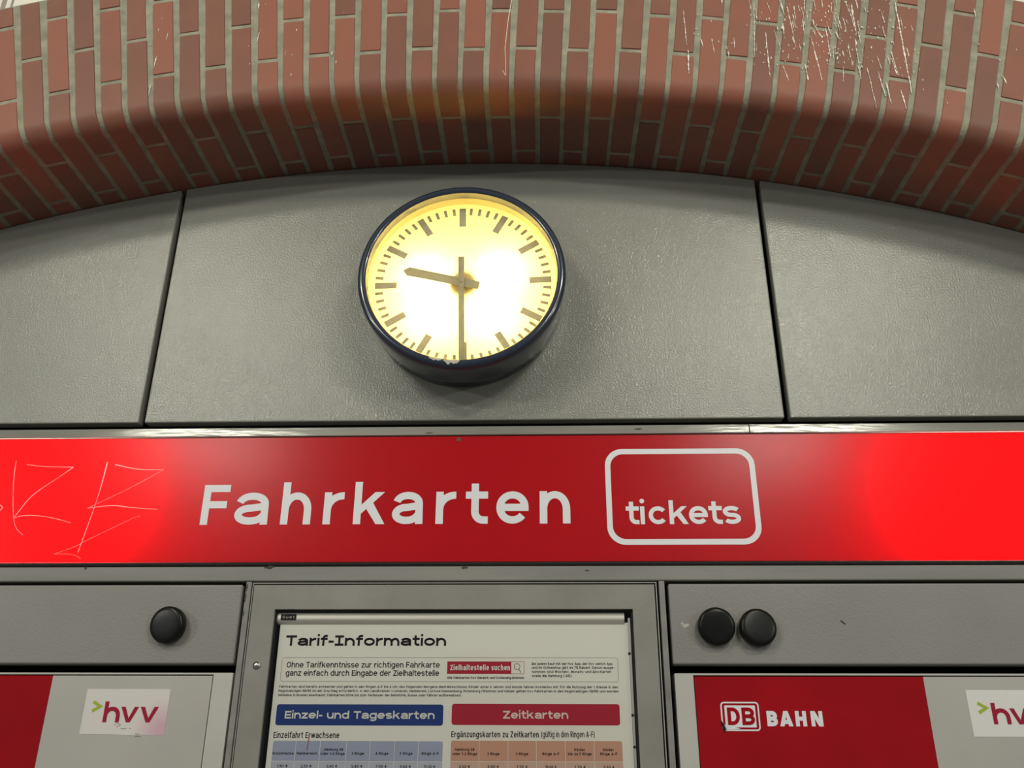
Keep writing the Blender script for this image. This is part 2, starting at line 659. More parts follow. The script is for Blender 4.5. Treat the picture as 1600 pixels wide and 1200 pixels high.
# steel frame rails and posts
def tilted(name, x0, x1):
    z0, z1 = 2.3452, 2.3672
    V = [(x0, -0.0035, z0), (x1, -0.0035, z0), (x1, -0.0006, z1), (x0, -0.0006, z1), (x0, 0.05, z0), (x1, 0.05, z0), (x1, 0.05, z1), (x0, 0.05, z1)]
    F = [(0, 1, 2, 3), (7, 6, 5, 4), (0, 4, 5, 1), (1, 5, 6, 2), (2, 6, 7, 3), (3, 7, 4, 0)]
    return bevel(mesh(name, V, F, M_RAIL), 0.0008) and bpy.data.objects[name]


struct(tilted('trim_1', -2.25, 0.4940), 'narrow scratched grey rail above the red sign')
struct(tilted('trim_2', 0.4952, 1.95), 'right length of the narrow grey rail above the red sign')
struct(box('trim_3', -2.25, 1.95, -0.004, 0.05, 1.9968, 2.0300, M_POST, None, 0.003), 'grey rail under the red sign')
struct(box('trim_4', -0.6660, -0.6535, -0.003, 0.05, 0.02, 1.9962, M_POST, None, 0.0015), 'grey post left of the notice case')
struct(box('trim_5', 0.2580, 0.2705, -0.003, 0.05, 0.02, 1.9962, M_POST, None, 0.0015), 'grey post right of the notice case')


M_GRIME = mat('dark_grime', (0.045, 0.035, 0.032), rough=0.8)


def grime(parent, spots, y):
    rg = random.Random(5)
    for cx, cz, rx, rz in spots:
        P = []
        for i in range(18):
            a = 2 * PI * i / 18
            k = rg.uniform(0.45, 1.15)
            P.append((cx + rx * k * math.cos(a), cz + rz * k * math.sin(a)))
        flat('grime_spot', P, y, M_GRIME, parent)


grime(bpy.data.objects['trim_3'], [(-0.617, 2.0275, .012, .0045), (-0.175, 2.0265, .010, .003), (-1.04, 2.027, .004, .004), (0.10, 2.019, .006, .002)], -0.0044)
grime(bpy.data.objects['trim_4'], [(-0.6635, 1.982, .0022, .010), (-0.6640, 1.962, .0018, .012), (-0.6638, 1.925, .0016, .008)], -0.0034)
grime(bpy.data.objects['trim_1'], [(0.232, 2.3565, .010, .002), (-0.27, 2.3500, .012, .0022)], -0.0030)

# ------------------------------------------------------------------ stroke lettering
def EL(cx, cy, rx, ry, a0, a1, n=18, e=2.06):
    P = []
    for i in range(n + 1):
        t = math.radians(a0 + (a1 - a0) * i / n)
        c, s = math.cos(t), math.sin(t)
        P.append((cx + rx * math.copysign(abs(c) ** (2 / e), c), cy + ry * math.copysign(abs(s) ** (2 / e), s)))
    return P


def DOT(x, y, r):
    return ('dot', x, y, r)


def glyph(ch, s, wx=1.0, X=0.79, slab=False):
    """returns (width, paths); cap height 1, strokes s wide, skeleton inset by s/2"""
    h = s / 2
    A = 1.06
    D_ = -0.24
    w = 0.0
    P = []

    def W_(v):
        return max(v * wx, s * 1.05)
    lo = 'abcdefghijklmnopqrstuvwxyz'
    if ch in 'äöü':
        w, P = glyph({'ä': 'a', 'ö': 'o', 'ü': 'u'}[ch], s, wx, X)
        P = P + [DOT(w * 0.30, 0.97, s * 0.55), DOT(w * 0.72, 0.97, s * 0.55)]
        return w, P
    if ch == ' ':
        return 0.30 * wx, []
    if ch in 'nmhur':
        w = W_({'n': .70, 'm': 1.1, 'h': .70, 'u': .70, 'r': .47}[ch])
        rr = 0.36
        if ch in 'nh':
            P = [[(h, 0), (h, X if ch == 'n' else A)],
                 EL(w / 2, X - h - rr, w / 2 - h, rr, 172, 0) + [(w - h, 0)]]
        elif ch == 'm':
            q = w / 2
            P = [[(h, 0), (h, X)], EL(q / 2 + h / 2, X - h - rr, q / 2 - h / 2, rr, 172, 0) + [(q, 0)],
                 EL(q * 1.5 - h / 2, X - h - rr, q / 2 - h / 2, rr, 172, 0) + [(w - h, 0)]]
        elif ch == 'u':
            P = [[(w - h, 0), (w - h, X)], [(h, X)] + EL(w / 2, h + rr, w / 2 - h, rr, 180, 352)]
        else:
            P = [[(h, 0), (h, X)], EL(w * 0.98, X - h - rr, w * 0.98 - h, rr, 172, 92) + [(w, X - h)]]
    elif ch == 'a':
        w = W_(.74)
        P = [EL(w / 2 + .0, X - h - .20, w / 2 - h - .01, .20, 168, 0) + [(w - h, 0)],
             [(w - h, X * .57), (w * .72, X * .55), (w * .50, X * .515)] + EL(w * .47, h + .155, w * .47 - h, X * .515 - h - .155, 108, 180, 8) + EL(w * .47, h + .155, w * .47 - h, .155, 190, 270, 8) +
             EL(w * .47, h + .20, w * .50 - h, .20, 285, 345, 6)]
    elif ch == 'e':
        w = W_(.76)
        P = [[(h, X * .5), (w - h, X * .5)], [(w - h, X * .5 - h)] + EL(w / 2, X / 2, w / 2 - h, X / 2 - h, 0, 322, 36)]
    elif ch == 'c':
        w = W_(.74)
        P = [EL(w / 2, X / 2, w / 2 - h, X / 2 - h, 38, 322, 36)]
    elif ch == 'o':
        w = W_(.76)
        P = [EL(w / 2, X / 2, w / 2 - h, X / 2 - h, 0, 360, 40)]
    elif ch in 'bdpqg':
        w = W_(.74)
        P = [EL(w / 2, X / 2, w / 2 - h, X / 2 - h, 0, 360, 40)]
        if ch == 'b':
            P.append([(h, 0), (h, A)])
        if ch == 'd':
            P.append([(w - h, 0), (w - h, A)])
        if ch == 'p':
            P.append([(h, D_), (h, X)])
        if ch == 'q':
            P.append([(w - h, D_), (w - h, X)])
        if ch == 'g':
            P.append([(w - h, X), (w - h, 0)] + EL(w / 2, 0.0, w / 2 - h, -D_ - h * .4, 0, -150))
    elif ch == 's':
        w = W_(.68)
        ry = (X - s) / 4
        P = [EL(w / 2, X - h - ry, w / 2 - h, ry, 28, 270, 22) + EL(w / 2, h + ry, w / 2 - h, ry, 90, -152, 22)]
    elif ch == 'ß':
        w = W_(.70)
        P = [[(h, 0)] + EL(w * .47, A - .28, w * .47 - h, .26, 180, -40) + EL(w * .55, .26, w * .45 - h, .24, 80, -130)]
    elif ch == 't':
        w = W_(.50)
        x = w * .42
        P = [[(x, 1.0), (x, .30)] + EL(x + .21, .30, .21, .30 - h, 180, 262, 8) + [(w, h)], [(0, X - h), (w, X - h)]]
    elif ch == 'f':
        w = W_(.48)
        x = w * .42
        P = [[(x, 0), (x, A - .28)] + EL(x + .24, A - .28, .24, .28 - h, 180, 95, 8) + [(w, A - h)], [(0, X - h), (w, X - h)]]
    elif ch == 'k':
        w = W_(.73)
        x1, y1 = s * .9, X * .30
        px_, py_ = x1 + (w - s * .7 - x1) * .36, y1 + s * .6 + (X - y1 - s * .6) * .36
        P = [[(h, 0), (h, A)], ('poly', [(x1, y1), (w - .03, X), (w - .03 - s * 1.3, X), (x1, y1 + s * 1.25)]),
             ('poly', [(w, 0), (px_ + s * .45, py_ + s * .55), (px_ - s * .5, py_ - s * .25), (w - s * 1.2, 0)])]
    elif ch in 'il':
        w = s
        P = [[(h, 0), (h, X if ch == 'i' else A)]]
        if ch == 'i':
            P.append(DOT(h, A - h * .35, s * .56))
    elif ch == 'j':
        w = s * 1.3
        P = [[(w - h, X), (w - h, D_ + .12), (0, D_ + h)], DOT(w - h, A - h * 1.05, s * .62)]
    elif ch == 'v':
        w = W_(.74)
        P = [[(h * 1.15, X), (w / 2, h * .4)], [(w - h * 1.15, X), (w / 2, h * .4)]]
        P = [('poly', [(0, X), (s * 1.1, X), (w / 2, s * 1.0), (w - s * 1.1, X), (w, X), (w / 2 + h * 1.0, 0), (w / 2 - h * 1.0, 0)])]
    elif ch == 'w':
        w = W_(1.04)
        P = [[(h, X), (w * .28, h * .5)], [(w * .28, h * .5), (w * .5, X)], [(w * .5, X), (w * .72, h * .5)], [(w * .72, h * .5), (w - h, X)]]
    elif ch == 'x':
        w = W_(.7)
        P = [[(h, X), (w - h, 0)], [(w - h, X), (h, 0)]]
    elif ch == 'y':
        w = W_(.7)
        P = [[(h, X), (w / 2, 0)], [(w - h, X), (w / 2, 0), (w * .3, D_ + h)]]
    elif ch == 'z':
        w = W_(.64)
        P = [[(0, X - h), (w, X - h)], [(w - h * 1.3, X - h), (h * 1.3, h)], [(0, h), (w, h)]]
    elif ch == 'F':
        w = W_(.66)
        P = [[(h, 0), (h, 1)], [(h, 1 - h), (w, 1 - h)], [(h, .5), (w * .93, .5)]]
    elif ch == 'E':
        w = W_(.66)
        P = [[(h, 0), (h, 1)], [(h, 1 - h), (w, 1 - h)], [(h, .5), (w * .93, .5)], [(h, h), (w, h)]]
    elif ch == 'L':
        w = W_(.6)
        P = [[(h, 0), (h, 1)], [(h, h), (w, h)]]
    elif ch == 'T':
        w = W_(.76)
        P = [[(w / 2, 0), (w / 2, 1)], [(0, 1 - h), (w, 1 - h)]]
    elif ch == 'I':
        if slab:
            w = W_(.62)
            P = [[(w / 2, 0), (w / 2, 1)], [(0, 1 - h), (w, 1 - h)], [(0, h), (w, h)]]
        else:
            w = s
            P = [[(h, 0), (h, 1)]]
    elif ch == 'H':
        w = W_(.78)
        P = [[(h, 0), (h, 1)], [(w - h, 0), (w - h, 1)], [(h, .5), (w - h, .5)]]
    elif ch == 'N':
        w = W_(.80)
        P = [[(h, 0), (h, 1)], [(w - h, 0), (w - h, 1)],
             ('poly', [(0, 1), (s * 1.15, 1), (w, 0), (w - s * 1.15, 0)])]
    elif ch == 'M':
        w = W_(.95)
        P = [[(h, 0), (h, 1)], [(w - h, 0), (w - h, 1)], [(h, 1), (w / 2, .15)], [(w - h, 1), (w / 2, .15)]]
    elif ch == 'A':
        w = W_(.82)
        P = [('poly', [(0, 0), (w / 2 - h * 1.1, 1), (w / 2, 1), (w / 2, 1 - s * 1.3), (s * 1.15, 0)]),
             ('poly', [(w, 0), (w - s * 1.15, 0), (w / 2, 1 - s * 1.3), (w / 2, 1), (w / 2 + h * 1.1, 1)]),
             [(w * .2, .28), (w * .8, .28)]]
    elif ch == 'V':
        w = W_(.8)
        P = [[(h, 1), (w / 2, h * .5)], [(w - h, 1), (w / 2, h * .5)]]
    elif ch == 'W':
        w = W_(1.15)
        P = [[(h, 1), (w * .28, h * .5)], [(w * .28, h * .5), (w * .5, 1)], [(w * .5, 1), (w * .72, h * .5)], [(w * .72, h * .5), (w - h, 1)]]
    elif ch == 'K':
        w = W_(.76)
        P = [[(h, 0), (h, 1)], [(w - h, 1), (h, .38)], [(h + .2 * w, .56), (w - h, 0)]]
    elif ch == 'Z':
        w = W_(.74)
        P = [[(0, 1 - h), (w, 1 - h)], [(w - h * 1.3, 1 - h), (h * 1.3, h)], [(0, h), (w, h)]]
    elif ch == 'O':
        w = W_(.86)
        P = [EL(w / 2, .5, w / 2 - h, .5 - h, 0, 360, 40)]
    elif ch in 'CG':
        w = W_(.84)
        P = [EL(w / 2, .5, w / 2 - h, .5 - h, 42, 320 if ch == 'C' else 358, 36)]
        if ch == 'G':
            P.append([(w / 2, .47), (w - h, .47)])
    elif ch == 'U':
        w = W_(.78)
        P = [[(h, 1)] + EL(w / 2, h + .36, w / 2 - h, .36, 180, 360) + [(w - h, 1)]]
    elif ch == 'J':
        w = W_(.5)
        P = [[(w - h, 1)] + EL(w / 2, .28, w / 2 - h, .28 - h, 0, -160)]
    elif ch == 'D':
        w = W_(.80)
        P = [[(h, 0), (h, 1)], [(h, 1 - h)] + EL(w * .42, .5, w * .58 - h, .5 - h, 90, -90, 24) + [(h, h)]]
    elif ch in 'PRB':
        w = W_(.70)
        P = [[(h, 0), (h, 1)]]
        m1 = .5
        ry = (1 - h - m1) / 2
        P.append([(h, 1 - h)] + EL(w * .5, 1 - h - ry, w * .47 - h, ry, 90, -90, 14) + [(h, m1)])
        if ch == 'B':
            ry = (m1 - h) / 2
            P.append([(h, m1)] + EL(w * .5, h + ry, w * .5 - h, ry, 90, -90, 14) + [(h, h)])
        if ch == 'R':
            P.append([(w * .5, m1), (w - h, 0)])
    elif ch == 'S':
        w = W_(.70)
        ry = (1 - s) / 4
        P = [EL(w / 2, 1 - h - ry, w / 2 - h, ry, 28, 270, 22) + EL(w / 2, h + ry, w / 2 - h, ry, 90, -152, 22)]
    elif ch == '0':
        w = W_(.66)
        P = [EL(w / 2, .5, w / 2 - h, .5 - h, 0, 360, 40)]
    elif ch == '1':
        w = W_(.36)
        P = [[(w - h, 0), (w - h, 1)], [(w - h, 1 - h), (0, .76)]]
    elif ch == '2':
        w = W_(.62)
        P = [EL(w / 2, .71, w / 2 - h, .29 - h, 165, -30, 16) + [(h, h)], [(0, h), (w, h)]]
    elif ch == '3':
        w = W_(.62)
        P = [EL(w / 2, .75, w / 2 - h, .25 - h, 150, -90, 16), EL(w / 2, .27, w / 2 - h, .27 - h + .0, 90, -150, 16)]
    elif ch == '4':
        w = W_(.66)
        P = [[(w * .72, 0), (w * .72, 1)], [(w * .72, 1), (h, .26)], [(0, .26), (w, .26)]]
    elif ch == '5':
        w = W_(.62)
        P = [[(w - h, 1 - h), (h * 1.6, 1 - h), (h * 1.2, .54)], EL(w * .48, .32, w * .52 - h, .32 - h, 130, -150, 22)]
    elif ch == '6':
        w = W_(.64)
        P = [EL(w / 2, .31, w / 2 - h, .31 - h, 0, 360, 30), [(h, .32), (w * .25, .78), (w * .8, 1 - h)]]
    elif ch == '7':
        w = W_(.58)
        P = [[(0, 1 - h), (w - h, 1 - h), (w * .3, 0)]]
    elif ch == '8':
        w = W_(.64)
        P = [EL(w / 2, .75, w / 2 - h - .02, .25 - h, 0, 360, 26), EL(w / 2, .27, w / 2 - h, .27 - h, 0, 360, 26)]
    elif ch == '9':
        w = W_(.64)
        P = [EL(w / 2, .69, w / 2 - h, .31 - h, 0, 360, 30), [(w - h, .68), (w * .75, .22), (w * .2, h)]]
    elif ch in '-–':
        w = W_(.36 if ch == '-' else .5)
        P = [[(0, .40), (w, .40)]]
    elif ch in '.,„:!':
        w = s
        if ch == '.':
            P = [DOT(h, h, s * .6)]
        elif ch == ',':
            P = [DOT(h, h, s * .6), [(h, h), (0, -.16)]]
        elif ch == ':':
            P = [DOT(h, h, s * .6), DOT(h, X - h, s * .6)]
        elif ch == '!':
            P = [DOT(h, h, s * .6), [(h, .28), (h, 1)]]
        else:
            w = s * 2.6
            P = [[(h, .1), (0, -.16)], [(h + s * 1.3, .1), (s * 1.3, -.16)]]
    elif ch in '()':
        w = W_(.26)
        P = [EL(w + .05, .42, w, .66, 130, 230, 10)] if ch == '(' else [EL(-.05, .42, w, .66, 50, -50, 10)]
    elif ch == '/':
        w = W_(.4)
        P = [[(0, -.05), (w, 1.05)]]
    elif ch == '%':
        w = W_(.9)
        P = [EL(w * .22, .76, w * .22 - h, .24 - h, 0, 360, 16), EL(w * .78, .24, w * .22 - h, .24 - h, 0, 360, 16), [(w * .2, 0), (w * .8, 1)]]
    elif ch == '€':
        w = W_(.72)
        P = [EL(w * .58, .5, w * .42 - h, .5 - h, 50, 310, 24), [(0, .6), (w * .8, .6)], [(0, .42), (w * .75, .42)]]
    elif ch == '>':
        w = W_(.7)
        P = [[(h * .4, .95), (w - h, .5), (h * .4, .05)]]
    else:
        print('no glyph', ch)
        w = .4
    return w, P


def stroke(V, F, pts, s, tf):
    h = s / 2
    n_ = len(pts)
    closed = n_ > 3 and math.hypot(pts[0][0] - pts[-1][0], pts[0][1] - pts[-1][1]) < 1e-6
    b = len(V)
    for i in range(n_):
        p = pts[i]
        a = pts[i - 1] if i > 0 else (pts[-2] if closed else None)
        c = pts[i + 1] if i < n_ - 1 else (pts[1] if closed else None)
        if a is None:
            a, flag = p, 0
        if c is None:
            c = p
        d1 = (p[0] - a[0], p[1] - a[1])
        d2 = (c[0] - p[0], c[1] - p[1])
        l1, l2 = math.hypot(*d1), math.hypot(*d2)
        if l1 < 1e-9:
            d1, l1 = d2, l2
        if l2 < 1e-9:
            d2, l2 = d1, l1
        if l1 < 1e-9:
            continue
        n1 = (-d1[1] / l1, d1[0] / l1)
        n2 = (-d2[1] / l2, d2[0] / l2)
        mx, mz = n1[0] + n2[0], n1[1] + n2[1]
        ml = math.hypot(mx, mz)
        if ml < 1e-6:
            mx, mz, ml = n1[0], n1[1], 1
        mx, mz = mx / ml, mz / ml
        k = min(1 / max(mx * n1[0] + mz * n1[1], .35), 1.8)
        V.append(tf(p[0] + mx * h * k, p[1] + mz * h * k))
        V.append(tf(p[0] - mx * h * k, p[1] - mz * h * k))
    e = (len(V) - b) // 2
    for i in range(e - 1):
        F.append((b + 2 * i, b + 2 * i + 1, b + 2 * i + 3, b + 2 * i + 2))


def put_glyph(V, F, ch, s, x, z, cap, y, wx, X=0.79, slab=False, xs=1.0):
    w, P = glyph(ch, s, wx, X, slab)
    lift = [y]

    def tf(u, v):
        return (x + u * cap * xs, lift[0], z + v * cap)
    for p in P:
        lift[0] -= 0.00003
        if p and p[0] == 'dot':
            _, u, v, r = p
            b = len(V)
            for i in range(16):
                a = 2 * PI * i / 16
                V.append(tf(u + r * math.cos(a), v + r * math.sin(a)))
            F.append(tuple(range(b, b + 16)))
        elif p and p[0] == 'poly':
            b = len(V)
            for u, v in p[1]:
                V.append(tf(u, v))
            # fan of the outline through bmesh-safe ngon
            F.append(tuple(range(b, b + len(p[1]))))
        else:
            stroke(V, F, p, s, tf)
    return w * cap * xs


def letters(name, items, s, z, cap, y, mt, parent, X=0.79, slab=False):
    """items: (char, x0, x1) each fitted between x0 and x1"""
    V, F = [], []
    for ch, x0, x1 in items:
        w1 = glyph(ch, s, 1.0, X, slab)[0] * cap
        wx = (x1 - x0) / w1
        # keep stroke width, scale the skeleton
        for _ in range(4):
            w2 = glyph(ch, s, wx, X, slab)[0] * cap
            wx *= (x1 - x0) / w2 if w2 > s * cap * 1.2 else 1
        put_glyph(V, F, ch, s, x0, z, cap, y, wx, X, slab)
    return mesh(name, V, F, mt, parent)


def text(name, lines, s, cap, y, mt, parent, track=0.16, X=0.79, slab=False):
    """lines: (string, x0, x1, baseline) fitted to the width"""
    V, F = [], []
    for st, x0, x1, z in lines:
        lo, hi = 0.3, 3.0
        for _ in range(30):
            wx = (lo + hi) / 2
            tot = sum(glyph(c, s, wx, X, slab)[0] for c in st) + track * wx ** .5 * (len(st) - 1)
            if tot * cap > x1 - x0:
                hi = wx
            else:
                lo = wx
        x = x0
        for c in st:
            x += put_glyph(V, F, c, s, x, z, cap, y, wx, X, slab)
            x += track * wx ** .5 * cap
    return mesh(name, V, F, mt, parent)


# ------------------------------------------------------------------ red illuminated sign
SX0, SX1 = -2.2, 1.9
SZ0, SZ1 = 2.0395, 2.3428
sign = empty('illuminated_sign', (-0.15, 0.05, SZ0), 'long red backlit sign reading Fahrkarten with tickets in a white box', 'sign')
M_BOXIN = mat('white_box_lining', (0.62, 0.62, 0.62), rough=0.6)
hs = mesh('housing', [(SX0, 0.006, SZ0), (SX1, 0.006, SZ0), (SX1, 0.006, SZ1), (SX0, 0.006, SZ1),
                      (SX0, 0.16, SZ0), (SX1, 0.16, SZ0), (SX1, 0.16, SZ1), (SX0, 0.16, SZ1)],
          [(4, 5, 6, 7), (0, 1, 5, 4), (3, 7, 6, 2), (0, 4, 7, 3), (1, 2, 6, 5)], M_BOXIN, sign)
so_ = hs.modifiers.new('solid', 'SOLIDIFY')
so_.thickness = 0.002
so_.offset = 0
box('face_panel', SX0, SX1, 0.0, 0.003, SZ0 + 0.0015, SZ1 - 0.0008, M_SIGN, sign)
box('bottom_lip', SX0, SX1, 0.002, 0.006, SZ0 - 0.003, SZ0 + 0.001, M_DARK, sign)
YS = -0.0004
letters('main_lettering', [('F', -.7937, -.7315), ('a', -.7150, -.6358), ('h', -.6059, -.5355), ('r', -.5068, -.4600), ('k', -.4362, -.3625),
                           ('a', -.3462, -.2746), ('r', -.2450, -.1984), ('t', -.1759, -.1241), ('e', -.1047, -.0300), ('n', -.0044, .0659)],
        0.180, 2.1280, 0.0960, YS, M_VINYL, sign, X=0.80)
bx = rrect(.1493, .4982, 2.0780, 2.3072, .041)
bi = rrect(.1493 + .0127, .4982 - .0127, 2.0780 + .0130, 2.3072 - .0130, .030)
nb = len(bx)
mesh('lettering_frame', [(x, YS, z) for x, z in bx + bi], [(i, (i + 1) % nb, nb + (i + 1) % nb, nb + i) for i in range(nb)], M_VINYL, sign)
letters('small_lettering', [('t', .1930, .2232), ('i', .2260, .2362), ('c', .2450, .2875), ('k', .2920, .3348), ('e', .3368, .3796),
                            ('t', .3819, .4123), ('s', .4142, .4541)], 0.185, 2.1254, 0.0530, YS, M_VINYL, sign, X=0.79)
for L_ in [[(-1.2773, 2.1781), (-1.2696, 2.1718), (-1.2739, 2.1641)],
           [(-1.2635, 2.2876), (-1.2596, 2.2474), (-1.2490, 2.1920), (-1.2366, 2.1454), (-1.2240, 2.1209), (-1.2053, 2.1057)],
           [(-1.2354, 2.2777), (-1.1904, 2.2726), (-1.1198, 2.2705), (-1.1530, 2.2435), (-1.2053, 2.1996), (-1.2374, 2.1454), (-1.2174, 2.1515),
            (-1.1791, 2.1513), (-1.1396, 2.1450), (-1.0978, 2.1341)],
           [(-1.0396, 2.2829), (-1.0435, 2.2223), (-1.0513, 2.1600), (-1.0670, 2.0647)],
           [(-1.0197, 2.2763), (-.9632, 2.2647), (-.8994, 2.2627)],
           [(-.8994, 2.2627), (-.9776, 2.2156), (-1.0653, 2.1693), 'faint'],
           [(-1.0653, 2.1693), (-1.0085, 2.1752), (-.9619, 2.1704), (-.8987, 2.1654)],
           [(-.9370, 2.1500), (-.9569, 2.1427), (-1.0598, 2.0886), 'faint'],
           [(-1.0598, 2.0886), (-1.0750, 2.0790), (-1.1230, 2.0604), (-1.0915, 2.0610), (-1.0715, 2.0573), (-1.0580, 2.0499), 'faint']]:
    thin = 0.45 if L_[-1] == 'faint' else 1.0
    L_ = [q for q in L_ if q != 'faint']
    V, F = [], []
    pts = L_
    V = []
    # thin wedge scratch with varying width
    fine = []
    for i in range(len(pts) - 1):
        p0, p1, p2, p3 = pts[max(i - 1, 0)], pts[i], pts[i + 1], pts[min(i + 2, len(pts) - 1)]
        # sharp turns stay sharp, gentle ones are rounded
        for q in range(6):
            t = q / 6
            c = []
            for k in (0, 1):
                m1 = (p2[k] - p0[k]) * 0.5
                m2 = (p3[k] - p1[k]) * 0.5
                v1 = (p1[0] - p0[0]) * (p2[0] - p1[0]) + (p1[1] - p0[1]) * (p2[1] - p1[1])
                v2 = (p2[0] - p1[0]) * (p3[0] - p2[0]) + (p2[1] - p1[1]) * (p3[1] - p2[1])
                if v1 <= 0:
                    m1 = p2[k] - p1[k]
                if v2 <= 0:
                    m2 = p2[k] - p1[k]
                c.append((2 * t ** 3 - 3 * t ** 2 + 1) * p1[k] + (t ** 3 - 2 * t ** 2 + t) * m1 + (-2 * t ** 3 + 3 * t ** 2) * p2[k] + (t ** 3 - t ** 2) * m2)
            fine.append(tuple(c))
    fine.append(pts[-1])
    for i in range(len(fine) - 1):
        wv = thin * (0.0007 + 0.0018 * abs(noise.noise(Vector((fine[i][0] * 9, fine[i][1] * 9, 3)))) * 1.6)
        stroke(V, F, [fine[i], fine[i + 1]], wv, lambda u, v: (u, YS, v))
    mesh('scratch', V, F, M_SCRATCH, sign)
# tubes that still burn at both ends of the box (the middle one is dark)
area('sign_tube', (-1.62, 0.10, 2.19), (-1.62, 0, 2.19), 1.24, 0.05, 22, (1, 0.95, 0.9))
area('sign_tube', (1.36, 0.10, 2.19), (1.36, 0, 2.19), 1.0, 0.05, 19, (1, 0.95, 0.9))
box('scuff_mark', -0.2015, -0.1915, -0.0006, -0.0002, 2.3300, 2.3385, mat('scuff', (0.12, 0.06, 0.05), rough=0.8), sign)

# ------------------------------------------------------------------ station clock
CX, CZ = -0.189, 2.7125
clk = empty('station_clock', (CX, 0, CZ - 0.25), 'round lit station clock with dark blue rim showing half past nine', 'clock')
YD = -0.090
lathe('case', [(0.236, -0.0005), (0.244, -0.006), (0.2475, -0.05), (0.2505, -0.09), (0.2535, -0.118), (0.2535, -0.130), (0.2515, -0.1365), (0.2475, -0.1405),
               (0.2420, -0.1418), (0.2360, -0.1410), (0.2330, -0.1390), (0.2322, -0.1370)], (CX, 0, CZ), M_BLUE, clk, 160)
lathe('bezel', [(0.2325, -0.1382), (0.2318, -0.1370), (0.2303, -0.120), (0.2303, -0.1175)], (CX, 0, CZ), M_SILVER, clk, 160)
lathe('inner_ring', [(0.2306, -0.1180), (0.2300, -0.1165), (0.2318, -0.1000), (0.2310, -0.0905)], (CX, 0, CZ), M_INNER, clk, 160)
lathe('case_back', [(0.001, -0.006), (0.215, -0.006), (0.228, -0.04), (0.2325, -0.0895)], (CX, 0, CZ), mat('case_lining', (0.35, 0.32, 0.26), rough=0.7), clk, 96)
# dial
n_ = 128
V = [(CX, YD, CZ)] + [(CX + 0.2325 * math.cos(2 * PI * i / n_), YD, CZ + 0.2325 * math.sin(2 * PI * i / n_)) for i in range(n_)]
dial = mesh('dial', V, [(0, 1 + i, 1 + (i + 1) % n_) for i in range(n_)], M_DIAL, clk)
ROT = -0.0296


def mark(a, r0, r1, w, y, name, mt, parent):
    a = a + ROT
    dx, dz = math.sin(a), math.cos(a)
    px, pz = dz, -dx
    P = []
    for r, q in ((r0, -w / 2), (r0, w / 2), (r1, w / 2), (r1, -w / 2)):
        P.append((CX + dx * r + px * q, CZ + dz * r + pz * q))
    V = [(x, y, z) for x, z in P] + [(x, y + 0.0008, z) for x, z in P]
    F = [(0, 1, 2, 3), (7, 6, 5, 4), (0, 4, 5, 1), (1, 5, 6, 2), (2, 6, 7, 3), (3, 7, 4, 0)]
    return mesh(name, V, F, mt, parent)


for i in range(60):
    a = math.radians(i * 6)
    if i % 5 == 0:
        mark(a, 0.1640, 0.2183, 0.0172, YD - 0.001, 'hour_mark', M_MARK, dial)
    else:
        mark(a, 0.1982, 0.2183, 0.0078, YD - 0.001, 'minute_mark', M_MARK, dial)


def hand(name, a, tail, L_, w0, w1, point, y):
    a = a
    dx, dz = math.sin(a), math.cos(a)
    px, pz = dz, -dx
    P = []
    O = (CX - 0.003, CZ - 0.003)
    for r, q in ((-tail, -w0 / 2), (-tail, w0 / 2), (L_ - point, w1 / 2), (L_, 0.0012 if point else w1 / 2), (L_, -0.0012 if point else -w1 / 2), (L_ - point, -w1 / 2)):
        P.append((O[0] + dx * r + px * q, O[1] + dz * r + pz * q))
    if not point:
        P = P[:2] + [P[3], P[4]]
    P = list(reversed(P))
    return prism(name, P, y, y + 0.0015, M_HAND, clk)


hand('hour_hand', math.radians(283.6), 0.045, 0.149, 0.0215, 0.0245, 0.012, YD - 0.010)
hand('minute_hand', math.radians(180) - 0.0296, 0.070, 0.2130, 0.0150, 0.0140, 0.0, YD - 0.014)
lathe('hub', [(0.0001, -0.0165), (0.004, -0.0165), (0.005, -0.015), (0.005, -0.001)], (CX - 0.003, YD, CZ - 0.003), M_HAND, clk, 24)
lathe('hub_disc', [(0.0001, -0.003), (0.010, -0.003), (0.010, -0.001)], (CX - 0.003, YD, CZ - 0.003), M_INNER, clk, 32)
lathe('movement', [(0.0001, -0.020), (0.034, -0.020), (0.036, -0.026), (0.036, -0.086)], (CX, 0, CZ - .003), M_DARK, clk, 32)
# glass pane
V = [(CX, -0.1165, CZ)] + [(CX + 0.2302 * math.cos(2 * PI * i / n_), -0.1165, CZ + 0.2302 * math.sin(2 * PI * i / n_)) for i in range(n_)]
mesh('glass_pane', V, [(0, 1 + i, 1 + (i + 1) % n_) for i in range(n_)], M_GLASS, clk)


